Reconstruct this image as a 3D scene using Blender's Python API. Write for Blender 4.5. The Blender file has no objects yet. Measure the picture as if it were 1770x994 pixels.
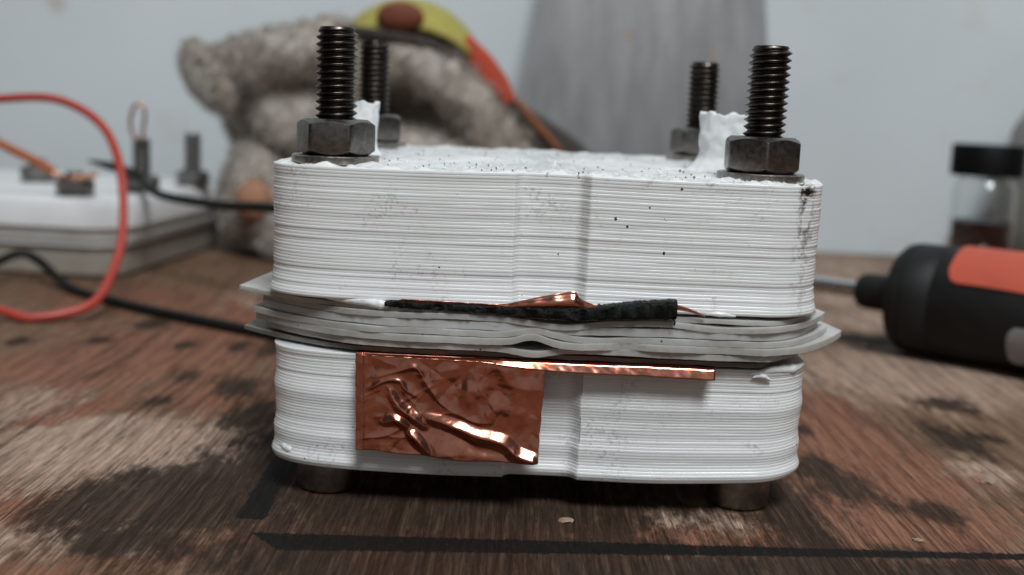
import bpy, bmesh, math, random
import numpy as np
from mathutils import Vector, Matrix, noise as mnoise

S = 0.001                      # everything below is written in millimetres
random.seed(7)
rng = np.random.default_rng(11)
scene = bpy.context.scene
COL = scene.collection

# ---------------------------------------------------------------- camera
F_PX, W_PX = 1990.0, 1770.0
PITCH, ROLL, CAM_H = math.radians(9.2), math.radians(2.4), 58.2
fw = Vector((0, math.cos(PITCH), -math.sin(PITCH)))
r0 = Vector((1, 0, 0)); u0 = r0.cross(fw)
rt = r0 * math.cos(ROLL) + u0 * math.sin(ROLL)
up = -r0 * math.sin(ROLL) + u0 * math.cos(ROLL)
cam_d = bpy.data.cameras.new('camera')
cam = bpy.data.objects.new('camera', cam_d); COL.objects.link(cam)
m = Matrix((rt, up, -fw)).transposed().to_4x4()
m.translation = Vector((0, 0, CAM_H * S))
cam.matrix_world = m
cam_d.sensor_width = 36.0
cam_d.lens = 36.0 * F_PX / W_PX
cam_d.clip_start = 0.005; cam_d.clip_end = 20
cam_d.dof.use_dof = True
cam_d.dof.focus_distance = 0.158
cam_d.dof.aperture_fstop = 17.5
scene.camera = cam

# ---------------------------------------------------------------- world and lamps (indoor photograph)
world = bpy.data.worlds.new('World'); scene.world = world
world.use_nodes = True
bg = world.node_tree.nodes['Background']
bg.inputs[0].default_value = (0.93, 0.97, 1.0, 1); bg.inputs[1].default_value = 0.05

def area_lamp(name, loc, target, size, power, color):
    d = bpy.data.lights.new(name, 'AREA'); d.shape = 'DISK'; d.size = size; d.energy = power; d.color = color
    o = bpy.data.objects.new(name, d); COL.objects.link(o)
    o.location = Vector(loc) * S
    o.rotation_euler = (Vector(target) - Vector(loc)).to_track_quat('-Z', 'Y').to_euler()
    return o
area_lamp('ceiling_lamp', (170, -390, 960), (5, 190, 20), 0.42, 11.9, (0.93, 0.975, 1.0))
area_lamp('fill_lamp', (150, -1700, 900), (5, 200, 40), 2.6, 3.2, (0.93, 0.97, 1.0))  # added fill lamp that brightens the fronts, no known source

scene.view_settings.view_transform = 'Standard'
scene.view_settings.look = 'None'
scene.view_settings.exposure = 0.0
scene.view_settings.gamma = 1.0
scene.view_settings.use_curve_mapping = False
scene.cycles.use_denoising = True
scene.cycles.max_bounces = 10

# ---------------------------------------------------------------- helpers
def fbm(p, oct=3):
    v = 0; a = 1; q = Vector(p)
    for _ in range(oct):
        v += a * mnoise.noise(q); q = q * 2.03 + Vector((3.1, 7.7, 1.3)); a *= 0.5
    return v

def base_of(parent):
    b = Vector((0, 0, 0)); p = parent
    while p is not None:
        b += Vector(p.location); p = p.parent
    return b / S

def mesh(name, verts, faces, mat, parent=None, smooth=True, base=None):
    """verts in world millimetres; linked as one object whose origin is the thing's base"""
    b = np.array(base_of(parent) if parent is not None else (base or (0, 0, 0)), dtype=float)
    v = (np.asarray(verts, dtype=float).reshape(-1, 3) - b) * S
    me = bpy.data.meshes.new(name)
    me.from_pydata(v.tolist(), [], [tuple(int(i) for i in f) for f in faces])
    me.validate()
    if smooth:
        me.polygons.foreach_set('use_smooth', [True] * len(me.polygons))
    me.materials.append(mat)
    o = bpy.data.objects.new(name, me); COL.objects.link(o)
    if parent is not None: o.parent = parent
    elif base is not None: o.location = Vector(base) * S
    return o

def recalc(o):
    bm = bmesh.new(); bm.from_mesh(o.data)
    bmesh.ops.recalc_face_normals(bm, faces=bm.faces); bm.to_mesh(o.data); bm.free()
    return o

def sharp(o, deg=35):
    o.data.set_sharp_from_angle(angle=math.radians(deg)); return o

def thing(name, label, cat, base, group=None):
    o = bpy.data.objects.new(name, None); COL.objects.link(o)
    o.empty_display_size = 0.005
    o.location = Vector(base) * S
    tag(o, label, cat, group); return o

def tag(o, label=None, cat=None, group=None, kind=None):
    if label: o['label'] = label
    if cat: o['category'] = cat
    if group: o['group'] = group
    if kind: o['kind'] = kind
    return o

def grid_faces(nu, nv, wrap_u=False, wrap_v=False, off=0):
    f = []
    for j in range(nv if wrap_v else nv - 1):
        for i in range(nu if wrap_u else nu - 1):
            a = off + j * nu + i; b = off + j * nu + (i + 1) % nu
            c = off + ((j + 1) % nv) * nu + (i + 1) % nu; d = off + ((j + 1) % nv) * nu + i
            f.append((a, b, c, d))
    return f

def catmull(pts, n=12):
    P = [np.array(p, float) for p in pts]; P = [2 * P[0] - P[1]] + P + [2 * P[-1] - P[-2]]
    out = []
    for i in range(1, len(P) - 2):
        for k in range(n):
            t = k / n; a, b, c, d = P[i - 1], P[i], P[i + 1], P[i + 2]
            out.append(0.5 * ((2 * b) + (c - a) * t + (2 * a - 5 * b + 4 * c - d) * t * t + (3 * b - a - 3 * c + d) * t ** 3))
    out.append(P[-2]); return np.array(out)

def tube_vf(path, rad, ns=14):
    path = np.asarray(path, float); n = len(path)
    rad = np.full(n, rad) if np.isscalar(rad) else np.asarray(rad)
    V = []; prev = Vector((0.13, 0.31, 0.94))
    for i in range(n):
        t = Vector(path[min(i + 1, n - 1)] - path[max(i - 1, 0)]).normalized()
        nrm = (prev - t * prev.dot(t)).normalized(); prev = nrm; bn = t.cross(nrm)
        for k in range(ns):
            a = 2 * math.pi * k / ns
            V.append(Vector(path[i]) + (nrm * math.cos(a) + bn * math.sin(a)) * rad[i])
    Fc = grid_faces(ns, n, wrap_u=True)
    Fc.append(tuple(range(ns))[::-1]); Fc.append(tuple(range((n - 1) * ns, n * ns)))
    return [tuple(v) for v in V], Fc

def lathe_vf(profile, center, ns=48, axis=None):
    """profile: list of (radius, height); along axis (default z)"""
    ax = Vector(axis or (0, 0, 1)).normalized()
    e1 = ax.orthogonal().normalized() if axis else Vector((1, 0, 0)); e2 = ax.cross(e1)
    V = []
    for r, h in profile:
        for k in range(ns):
            a = 2 * math.pi * k / ns
            V.append(tuple(Vector(center) + ax * h + (e1 * math.cos(a) + e2 * math.sin(a)) * r))
    Fc = grid_faces(ns, len(profile), wrap_u=True)
    if profile[0][0] > 1e-6: Fc.append(tuple(range(ns))[::-1])
    if profile[-1][0] > 1e-6: Fc.append(tuple(range((len(profile) - 1) * ns, len(profile) * ns)))
    return V, Fc

# ---------------------------------------------------------------- materials
class NT:
    def __init__(self, name):
        self.m = bpy.data.materials.new(name); self.m.use_nodes = True
        self.t = self.m.node_tree; self.n = self.t.nodes; self.l = self.t.links
        self.bsdf = self.n['Principled BSDF']
        tc = self.n.new('ShaderNodeTexCoord'); mp = self.n.new('ShaderNodeMapping')
        mp.inputs['Scale'].default_value = (1000, 1000, 1000)      # texture space in millimetres
        self.l.new(tc.outputs['Object'], mp.inputs['Vector']); self.co = mp.outputs[0]
    def set(self, **k):
        for a, b in k.items():
            a = a.replace('_', ' ')
            i = self.bsdf.inputs[a]
            if isinstance(b, bpy.types.NodeSocket): self.l.new(b, i)
            else: i.default_value = (*b, 1) if (isinstance(b, tuple) and len(b) == 3 and i.type == 'RGBA') else b
    def scaled(self, sx, sy, sz, co=None):
        mp = self.n.new('ShaderNodeMapping'); mp.inputs['Scale'].default_value = (sx, sy, sz)
        self.l.new(co or self.co, mp.inputs['Vector']); return mp.outputs[0]
    def noise(self, scale, detail=3, rough=0.55, co=None, dist=0.0):
        n = self.n.new('ShaderNodeTexNoise'); n.inputs['Scale'].default_value = scale
        n.inputs['Detail'].default_value = detail; n.inputs['Roughness'].default_value = rough
        n.inputs['Distortion'].default_value = dist
        self.l.new(co or self.co, n.inputs['Vector']); return n.outputs['Fac']
    def voro(self, scale, co=None):
        n = self.n.new('ShaderNodeTexVoronoi'); n.inputs['Scale'].default_value = scale
        self.l.new(co or self.co, n.inputs['Vector']); return n
    def ramp(self, fac, stops, interp='LINEAR'):
        r = self.n.new('ShaderNodeValToRGB'); e = r.color_ramp.elements; r.color_ramp.interpolation = interp
        while len(e) < len(stops): e.new(0.5)
        for i, (p, c) in enumerate(stops):
            e[i].position = p; e[i].color = (*c, 1) if isinstance(c, tuple) else (c, c, c, 1)
        self.l.new(fac, r.inputs[0]); return r.outputs[0]
    def math(self, op, a, b=None, c=None, clamp=False):
        n = self.n.new('ShaderNodeMath'); n.operation = op; n.use_clamp = clamp
        for i, v in enumerate((a, b, c)):
            if v is None: continue
            if isinstance(v, bpy.types.NodeSocket): self.l.new(v, n.inputs[i])
            else: n.inputs[i].default_value = v
        return n.outputs[0]
    def mix(self, fac, a, b, mode='MIX'):
        n = self.n.new('ShaderNodeMix'); n.data_type = 'RGBA'; n.blend_type = mode
        for i, v in ((0, fac), (6, a), (7, b)):
            if isinstance(v, bpy.types.NodeSocket): self.l.new(v, n.inputs[i])
            else: n.inputs[i].default_value = (*v, 1) if isinstance(v, tuple) else v
        return n.outputs[2]
    def sep(self, co=None):
        s = self.n.new('ShaderNodeSeparateXYZ'); self.l.new(co or self.co, s.inputs[0]); return s.outputs
    def bump(self, h, strength=0.3, dist=0.1):
        b = self.n.new('ShaderNodeBump'); b.inputs['Strength'].default_value = strength
        b.inputs['Distance'].default_value = dist * S
        self.l.new(h, b.inputs['Height']); self.l.new(b.outputs[0], self.bsdf.inputs['Normal'])
    def smooth(self, v, a, b):
        n = self.n.new('ShaderNodeMapRange'); n.interpolation_type = 'SMOOTHSTEP'
        self.l.new(v, n.inputs[0]); n.inputs[1].default_value = a; n.inputs[2].default_value = b
        return n.outputs[0]

def plain(name, col, rough=0.5, metal=0.0, var=0.12, vscale=0.3, bump=0.0, bscale=3.0, **k):
    t = NT(name)
    n = t.noise(vscale, 4)
    c = t.ramp(n, [(0.3, tuple(x * (1 - var) for x in col)), (0.7, tuple(min(1, x * (1 + var)) for x in col))])
    t.set(Base_Color=c, Roughness=rough, Metallic=metal, **k)
    if bump: t.bump(t.noise(bscale, 4), bump, 0.15)
    return t.m

def plastic_white(name, seam_x=None, z_hi=None):
    """white printed polypropylene, with specks, grime and a dirty seam"""
    t = NT(name); x, y, z = t.sep()
    big = t.noise(0.09, 4, 0.6)
    c = t.ramp(big, [(0.3, (0.79, 0.795, 0.79)), (0.7, (0.85, 0.855, 0.855))])
    # uneven layer tint along the height
    lay = t.noise(1.0, 2, 0.5, co=t.scaled(0.012, 0.012, 0.55))
    c = t.mix(t.ramp(lay, [(0.36, 0.0), (0.70, 0.16)]), c, (0.62, 0.615, 0.60))
    # horizontal dirty flecks caught between layers
    fl = t.noise(1.0, 4, 0.7, co=t.scaled(0.35, 0.35, 3.2))
    c = t.mix(t.ramp(fl, [(0.66, 0.0), (0.78, 0.12)]), c, (0.36, 0.34, 0.31))
    # dark specks
    v = t.voro(0.42); sel = t.math('GREATER_THAN', t.sep(v.outputs['Color'])[0], 0.66)
    near = t.math('LESS_THAN', t.math('ADD', v.outputs['Distance'], t.math('MULTIPLY', t.math('SUBTRACT', t.noise(2.6, 3), 0.42), 0.30)), t.math('MULTIPLY', t.sep(v.outputs['Color'])[1], 0.115))
    c = t.mix(t.math('MULTIPLY', sel, near), c, (0.03, 0.025, 0.02))
    # scuffed grey dirt in loose clouds
    g = t.math('MULTIPLY', t.smooth(t.noise(0.16, 5, 0.65), 0.50, 0.68), t.smooth(t.noise(1.6, 4, 0.7), 0.48, 0.66))
    c = t.mix(t.math('MULTIPLY', g, 0.55), c, (0.27, 0.25, 0.22))
    if seam_x is not None:
        d = t.math('ABSOLUTE', t.math('SUBTRACT', x, seam_x))
        w = t.math('ADD', d, t.math('MULTIPLY', t.math('SUBTRACT', t.noise(0.7, 3), 0.5), 3.0))
        band = t.math('SUBTRACT', 1.0, t.smooth(w, 0.5, 2.1))
        br = t.smooth(t.noise(0.75, 5, 0.7), 0.46, 0.62)
        up_ = t.smooth(z, z_hi - 15, z_hi - 1)
        k = t.math('MULTIPLY', t.math('MULTIPLY', band, br), t.math('ADD', 0.30, t.math('MULTIPLY', up_, 0.7)))
        c = t.mix(t.math('MULTIPLY', k, 0.95), c, (0.10, 0.085, 0.065))
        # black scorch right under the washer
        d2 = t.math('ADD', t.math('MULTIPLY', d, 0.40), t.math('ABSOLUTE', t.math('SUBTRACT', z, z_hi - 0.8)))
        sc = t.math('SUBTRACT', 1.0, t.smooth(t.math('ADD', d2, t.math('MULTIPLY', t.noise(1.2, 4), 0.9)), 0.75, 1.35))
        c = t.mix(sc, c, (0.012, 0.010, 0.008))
    t.set(Base_Color=c, Roughness=t.ramp(t.noise(0.5, 3), [(0.3, 0.17), (0.7, 0.28)]),
          Subsurface_Weight=0.55, Subsurface_Radius=(1.0, 1.0, 1.0), Subsurface_Scale=0.0010, Specular_IOR_Level=0.5)
    t.bump(t.noise(2.4, 3, 0.5), 0.12, 0.05)
    return t.m

def sheet_mat(name, col, dark, rough=0.38):
    t = NT(name)
    n = t.noise(0.12, 4, 0.6)
    c = t.ramp(n, [(0.3, dark), (0.7, col)])
    v = t.voro(0.6); sel = t.math('GREATER_THAN', t.sep(v.outputs['Color'])[0], 0.80)
    near = t.math('LESS_THAN', v.outputs['Distance'], t.math('MULTIPLY', t.sep(v.outputs['Color'])[1], 0.13))
    c = t.mix(t.math('MULTIPLY', sel, near), c, (0.03, 0.025, 0.02))
    g = t.smooth(t.noise(1.0, 5, 0.7, co=t.scaled(0.25, 0.5, 2.5)), 0.60, 0.74)
    c = t.mix(t.math('MULTIPLY', g, 0.6), c, (0.16, 0.13, 0.10))
    t.set(Base_Color=c, Roughness=rough, Transmission_Weight=0.35, IOR=1.35, Subsurface_Weight=0.6, Subsurface_Radius=(1, 0.95, 0.9),
          Subsurface_Scale=0.0014)
    t.bump(t.noise(1.2, 3), 0.2, 0.08)
    return t.m

def steel(name, lo, hi, r0_, r1_):
    t = NT(name); n = t.noise(0.9, 5, 0.65)
    c = t.ramp(n, [(0.3, lo), (0.7, hi)])
    sp = t.smooth(t.noise(2.6, 4, 0.7), 0.62, 0.72)
    c = t.mix(t.math('MULTIPLY', sp, 0.7), c, tuple(x * 0.25 for x in lo))
    t.set(Base_Color=c, Metallic=1.0, Roughness=t.ramp(t.noise(1.7, 4), [(0.3, r0_), (0.7, r1_)]))
    t.bump(t.noise(5, 4), 0.15, 0.04)
    return t.m

M = {}
M['upper_plastic'] = plastic_white('white_plastic_upper', seam_x=36.0, z_hi=48.2)
M['lower_plastic'] = plastic_white('white_plastic_lower')
M['crust'] = plain('white_crust', (0.80, 0.81, 0.81), 0.55, var=0.10, vscale=0.8, bump=0.35, bscale=1.6)
M['nut_steel'] = steel('nut_steel', (0.13, 0.12, 0.11), (0.25, 0.235, 0.22), 0.25, 0.42)
M['thread_steel'] = steel('thread_steel', (0.040, 0.034, 0.029), (0.115, 0.100, 0.086), 0.24, 0.42)
M['washer_steel'] = steel('washer_steel', (0.22, 0.20, 0.18), (0.42, 0.39, 0.36), 0.25, 0.45)
M['foot_steel'] = steel('foot_steel', (0.20, 0.185, 0.17), (0.33, 0.305, 0.28), 0.3, 0.5)
M['sheet_grey'] = sheet_mat('gasket_grey', (0.78, 0.77, 0.74), (0.54, 0.52, 0.475))
M['sheet_dark'] = sheet_mat('gasket_smoky', (0.30, 0.29, 0.27), (0.20, 0.19, 0.175))
M['sheet_white'] = sheet_mat('gasket_white', (0.82, 0.82, 0.80), (0.70, 0.70, 0.68))

def copper_mat(name):
    t = NT(name)
    c = t.ramp(t.noise(0.35, 5, 0.65), [(0.3, (0.50, 0.18, 0.115)), (0.7, (0.72, 0.305, 0.215))])
    ox = t.smooth(t.noise(0.8, 5, 0.7), 0.58, 0.72)
    c = t.mix(t.math('MULTIPLY', ox, 0.45), c, (0.36, 0.10, 0.055))
    t.set(Base_Color=c, Metallic=1.0, Roughness=t.ramp(t.noise(0.9, 4), [(0.3, 0.16), (0.7, 0.25)]))
    t.bump(t.noise(0.9, 2, 0.5), 0.05, 0.10)
    return t.m
M['copper'] = copper_mat('copper_foil')

def felt_mat():
    t = NT('black_felt')
    c = t.ramp(t.noise(2.5, 4, 0.7), [(0.35, (0.002, 0.002, 0.002)), (0.75, (0.009, 0.009, 0.009))])
    t.set(Base_Color=c, Roughness=t.ramp(t.noise(3, 3), [(0.4, 0.32), (0.65, 0.8)]), Specular_IOR_Level=0.22)
    t.bump(t.noise(4.0, 4, 0.7), 0.8, 0.2); return t.m
M['felt'] = felt_mat()

def wood_mat():
    t = NT('worn_wood'); x, y, z = t.sep()
    at = t.n.new('ShaderNodeVertexColor'); at.layer_name = 'board_tone'
    wob = t.n.new('ShaderNodeTexNoise'); wob.inputs['Scale'].default_value = 1.0; wob.inputs['Detail'].default_value = 4
    t.l.new(t.scaled(0.22, 0.06, 1), wob.inputs['Vector'])
    st = t.sep(at.outputs['Color'])
    n1 = t.noise(1.0, 5, 0.65, co=t.scaled(0.22, 0.085, 1))      # broad streaky break-up along the grain
    n2 = t.noise(1.0, 5, 0.70, co=t.scaled(0.8, 0.25, 1))
    nb = t.math('ADD', t.math('MULTIPLY', t.math('SUBTRACT', n1, 0.5), 1.5), t.math('MULTIPLY', t.math('SUBTRACT', n2, 0.5), 1.0))
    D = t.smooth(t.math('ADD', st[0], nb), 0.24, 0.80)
    O = t.smooth(t.math('ADD', st[1], nb), 0.22, 0.78)
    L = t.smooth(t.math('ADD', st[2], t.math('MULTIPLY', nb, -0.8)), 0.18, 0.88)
    g1 = t.noise(1.0, 6, 0.66, co=t.scaled(1.3, 0.055, 1), dist=0.3)   # grain streaks
    g2 = t.noise(1.0, 3, 0.6, co=t.scaled(3.4, 0.26, 1), dist=0.15)
    base = t.ramp(g1, [(0.30, (0.110, 0.062, 0.038)), (0.50, (0.205, 0.125, 0.080)), (0.72, (0.31, 0.205, 0.140))])
    org = t.ramp(g1, [(0.22, (0.140, 0.056, 0.032)), (0.50, (0.255, 0.117, 0.073)), (0.80, (0.36, 0.190, 0.128))])
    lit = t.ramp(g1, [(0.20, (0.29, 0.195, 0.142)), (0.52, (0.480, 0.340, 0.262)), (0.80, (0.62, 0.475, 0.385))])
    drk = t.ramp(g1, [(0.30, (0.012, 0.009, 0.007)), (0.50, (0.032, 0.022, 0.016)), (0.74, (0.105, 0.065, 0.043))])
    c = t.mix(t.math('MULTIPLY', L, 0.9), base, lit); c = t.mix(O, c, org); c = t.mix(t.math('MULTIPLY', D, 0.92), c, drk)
    pores = t.smooth(g2, 0.565, 0.62)
    ck = t.noise(1.0, 2, 0.5, co=t.scaled(0.75, 0.016, 1), dist=0.15)
    ck = t.math('SUBTRACT', 1.0, t.smooth(t.math('ABSOLUTE', t.math('SUBTRACT', ck, 0.5)), 0.004, 0.022))
    ck = t.math('MULTIPLY', ck, t.smooth(t.noise(1.0, 3, 0.6, co=t.scaled(0.3, 0.05, 1)), 0.42, 0.60))
    gr = t.noise(1.0, 4, 0.75, co=t.scaled(3.6, 1.1, 1))
    c = t.mix(t.smooth(gr, 0.30, 0.47), t.mix(0.14, c, (0.02, 0.014, 0.010)), c)
    c = t.mix(t.math('MULTIPLY', t.smooth(gr, 0.60, 0.70), 0.18), c, (0.42, 0.32, 0.25))
    c = t.mix(t.math('MULTIPLY', ck, 0.75), c, (0.022, 0.014, 0.010))
    c = t.mix(t.math('MULTIPLY', pores, 0.25), c, (0.030, 0.020, 0.015))
    amp = t.smooth(t.noise(1.0, 3, 0.6, co=t.scaled(0.10, 0.020, 1)), 0.36, 0.62)
    for fq, wa, wsx, wsy, lo_, hi_, k_ in ((0.30, 4.6, 0.085, 0.009, 0.60, 0.98, 0.55), (0.85, 7.0, 0.16, 0.014, 0.62, 0.97, 0.44), (1.9, 9.0, 0.30, 0.022, 0.58, 0.95, 0.30)):
        ph = t.math('ADD', t.math('MULTIPLY', x, fq), t.math('MULTIPLY', t.noise(1.0, 3, 0.55, co=t.scaled(wsx, wsy, 1)), wa))
        wv = t.math('ADD', t.math('MULTIPLY', t.math('SINE', t.math('MULTIPLY', ph, 6.2832)), 0.5), 0.5)
        ln = t.math('MULTIPLY', t.smooth(wv, lo_, hi_), t.math('ADD', 0.35, t.math('MULTIPLY', amp, 0.65)))
        c = t.mix(t.math('MULTIPLY', ln, k_), c, t.mix(0.80, c, (0.030, 0.015, 0.009)))
        c = t.mix(t.math('MULTIPLY', t.math('SUBTRACT', 1.0, t.smooth(wv, 0.02, 0.22)), 0.16), c, t.mix(1.0, c, (1.45, 1.45, 1.45), 'MULTIPLY'))
    spk = t.smooth(t.noise(1.0, 4, 0.75, co=t.scaled(1.5, 0.6, 1)), 0.66, 0.74)
    c = t.mix(t.math('MULTIPLY', spk, 0.5), c, (0.035, 0.028, 0.022))
    pale = t.smooth(t.noise(1.0, 5, 0.8, co=t.scaled(2.4, 0.9, 1)), 0.67, 0.75)
    c = t.mix(t.math('MULTIPLY', pale, 0.35), c, (0.46, 0.36, 0.28))
    # marker pen outline drawn on the board
    e = t.math('MULTIPLY', t.math('SUBTRACT', t.noise(1.0, 4, 0.7, co=t.scaled(1.2, 0.45, 1)), 0.5), 2.2)
    yc = t.math('ADD', 145.0, t.math('MULTIPLY', x, 0.056))
    half = t.math('MAXIMUM', t.math('SUBTRACT', 2.3, t.math('MULTIPLY', x, 0.020)), 1.1)
    dl = t.math('SUBTRACT', t.math('ABSOLUTE', t.math('SUBTRACT', y, yc)), half)
    dl = t.math('MAXIMUM', dl, t.math('SUBTRACT', -31.0, t.math('ADD', x, t.math('MULTIPLY', t.math('SUBTRACT', y, yc), 0.8))))
    xc = t.math('SUBTRACT', -34.7, t.math('MULTIPLY', t.math('SUBTRACT', y, 151), 0.02))
    d2 = t.math('SUBTRACT', t.math('ABSOLUTE', t.math('SUBTRACT', x, xc)), 2.0)
    d2 = t.math('MAXIMUM', d2, t.math('SUBTRACT', 151.0, y))
    dm = t.math('ADD', t.math('MINIMUM', dl, d2), e)
    ink = t.math('SUBTRACT', 1.0, t.smooth(dm, -0.25, 0.35))
    ink = t.math('MULTIPLY', ink, t.math('SUBTRACT', 0.97, t.math('MULTIPLY', t.smooth(t.noise(1.0, 4, 0.75, co=t.scaled(2.2, 0.5, 1)), 0.55, 0.70), 0.55)))
    c = t.mix(ink, c, (0.010, 0.0095, 0.009))
    rg = t.ramp(g1, [(0.3, 0.72), (0.7, 0.56)])
    t.set(Base_Color=c, Roughness=rg, Specular_IOR_Level=0.08)
    h = t.math('ADD', t.math('MULTIPLY', pores, -0.35), t.math('ADD', t.math('MULTIPLY', g1, 0.7), t.math('MULTIPLY', t.noise(3.2, 4, 0.7), 0.35)))
    t.bump(h, 0.75, 0.35)
    return t.m
M['wood'] = wood_mat()

def wall_mat():
    t = NT('painted_wall')
    n = t.noise(0.012, 4, 0.6)
    c = t.ramp(n, [(0.35, (0.63, 0.675, 0.695)), (0.65, (0.675, 0.715, 0.735))])
    v = t.voro(0.022); sel = t.math('GREATER_THAN', t.sep(v.outputs['Color'])[0], 0.45)
    dd = t.math('ADD', v.outputs['Distance'], t.math('MULTIPLY', t.math('SUBTRACT', t.noise(0.12, 4), 0.5), 0.16))
    sp = t.math('MULTIPLY', sel, t.math('SUBTRACT', 1.0, t.smooth(dd, 0.02, 0.16)))
    c = t.mix(t.math('MULTIPLY', sp, 0.55), c, (0.42, 0.34, 0.27))
    cl = t.smooth(t.noise(0.03, 4, 0.6), 0.58, 0.72)
    c = t.mix(t.math('MULTIPLY', cl, 0.22), c, (0.52, 0.46, 0.40))
    t.set(Base_Color=c, Roughness=0.75); t.bump(t.noise(0.35, 4), 0.25, 0.5); return t.m
M['wall'] = wall_mat()

# ---------------------------------------------------------------- setting: table board and wall
DARK_PATCHES = [(-18,136,24,8),(30,137,40,8),(60,140,20,7),(-5,160,34,9),(-39.3,179.2,4.1,13.4),(-43.3,169.0,6.9,9.6),(-50.0,162.1,7.4,9.9),(-55.9,154.6,6.3,8.1),(-60.9,148.6,4.5,5.4),(-43.0,151.9,8.6,7.4),(-49.1,141.5,5.8,4.2),(-46.4,201.3,5.6,12.6),(-53.7,222.5,5.0,7.7),(-65.5,208.4,3.1,5.2),(-65.4,229.1,2.3,6.2),(-74.1,257.2,2.3,5.4),(-111.2,254.2,3.0,4.7),(-62.3,257.7,2.5,6.0),(-18.6,155.0,12.9,9.1),(-5.5,153.1,12.9,8.9),(9.2,157.2,10.8,10.5),(-12.2,139.7,14.8,4.9),(6.3,140.8,12.1,5.3),(42.8,160.4,4.3,13.3),(43.4,145.7,4.4,5.7),(54.3,173.5,4.7,5.6),(64.3,165.6,5.0,5.7),(52.5,184.2,5.5,7.6),(55.1,207.1,2.0,4.3),(82.4,205.3,6.2,11.6),(90.6,206.7,2.3,3.1),(-24.0,139.4,4.4,4.5),(23.3,139.6,7.5,2.2),(40.7,169.3,5.5,8.0),(-35.1,168.0,2.6,10.5),(-94.1,257.7,3.7,4.8),(-53.4,259.9,3.9,12.2),(-89.1,279.6,5.4,7.0),(93.6,296.0,9.7,9.4),(91.1,231.6,6.4,6.8),(54.1,147.7,2.4,2.9)]  # darker patches of the board, widest around and in front of the block
STAIN_O = [(-70,150,20,8),(20,150,14,6),(-60,128,20,5),(5,148,20,5),(-25,146,10,5),(-74.4,252.2,28.5,28.4),(-92.1,230.1,13.4,14.4),(-54.6,212.8,13.9,11.6),(-76.3,202.6,6.0,6.0),(60.4,203.6,12.1,16.7),(60.8,181.2,13.8,16.7),(62.0,162.3,12.5,11.1),(63.7,227.4,7.4,10.4),(38.0,149.1,3.2,5.1),(48.9,146.3,4.8,5.7),(-34.0,147.3,3.0,3.7),(-39.3,138.7,2.9,4.1),(-16.6,139.2,4.0,4.5),(-10.4,136.1,4.3,1.8),(-45.5,135.1,4.9,1.8),(16.2,142.7,3.8,3.9),(64.6,146.9,4.9,4.1),(-81.4,192.2,3.8,4.1),(-100.4,311.6,30.1,21.6),(-23.5,166.3,5.2,5.2),(-0.3,137.2,5.8,1.8),(-31.6,140.6,2.2,5.7),(-48.8,163.0,1.7,2.2),(50.2,165.6,5.4,10.3),(-67.3,285.0,8.4,14.5)]
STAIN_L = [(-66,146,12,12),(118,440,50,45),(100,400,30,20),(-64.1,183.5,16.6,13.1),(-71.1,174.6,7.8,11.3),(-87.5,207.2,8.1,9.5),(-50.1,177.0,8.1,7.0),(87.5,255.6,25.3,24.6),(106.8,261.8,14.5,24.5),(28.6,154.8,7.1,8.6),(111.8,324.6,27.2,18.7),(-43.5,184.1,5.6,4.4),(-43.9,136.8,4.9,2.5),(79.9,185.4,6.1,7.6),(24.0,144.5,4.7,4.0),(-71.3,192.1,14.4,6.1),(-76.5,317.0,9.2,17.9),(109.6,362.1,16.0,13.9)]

WALL_Y = 490.0
def build_table():
    xs = np.concatenate([np.linspace(-900, -190, 12)[:-1], np.arange(-190, 190.1, 1.0), np.linspace(190, 900, 12)[1:]])
    ys = np.concatenate([np.linspace(-400, 110, 12)[:-1], np.arange(110, 260, 1.0), np.arange(260, WALL_Y + 1, 3.0)])
    X, Y = np.meshgrid(xs, ys)
    V = np.stack([X, Y, np.zeros_like(X)], -1).reshape(-1, 3)
    Fc = grid_faces(len(xs), len(ys))
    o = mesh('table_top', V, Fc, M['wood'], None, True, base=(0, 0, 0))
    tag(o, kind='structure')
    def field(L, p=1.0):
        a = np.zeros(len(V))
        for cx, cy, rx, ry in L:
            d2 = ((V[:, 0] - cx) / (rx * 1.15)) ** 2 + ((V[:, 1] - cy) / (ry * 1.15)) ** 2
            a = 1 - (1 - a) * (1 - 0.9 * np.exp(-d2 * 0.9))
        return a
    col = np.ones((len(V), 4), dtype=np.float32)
    col[:, 0], col[:, 1], col[:, 2] = field(DARK_PATCHES), field(STAIN_O), field(STAIN_L)
    ca = o.data.color_attributes.new('board_tone', 'FLOAT_COLOR', 'POINT')
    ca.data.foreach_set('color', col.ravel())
    # board edge: thickness below
    return o
build_table()

xs = np.linspace(-900, 900, 61); zs = np.linspace(-5, 900, 41)
V = []
for z in zs:
    for x in xs: V.append((x, WALL_Y + 0.6 * fbm((x * 0.02, 3, z * 0.02)), z))
tag(mesh('wall', V, grid_faces(len(xs), len(zs)), M['wall'], None, True, base=(0, 0, 0)), kind='structure')

# ---------------------------------------------------------------- the printed cell
CX, CY = 4.5, 194.5
cell = thing('bolted_printed_cell', 'white 3D printed block clamped by four steel bolts with copper foil tab hanging in front', 'electrochemical cell', (CX, CY, 0))

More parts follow.
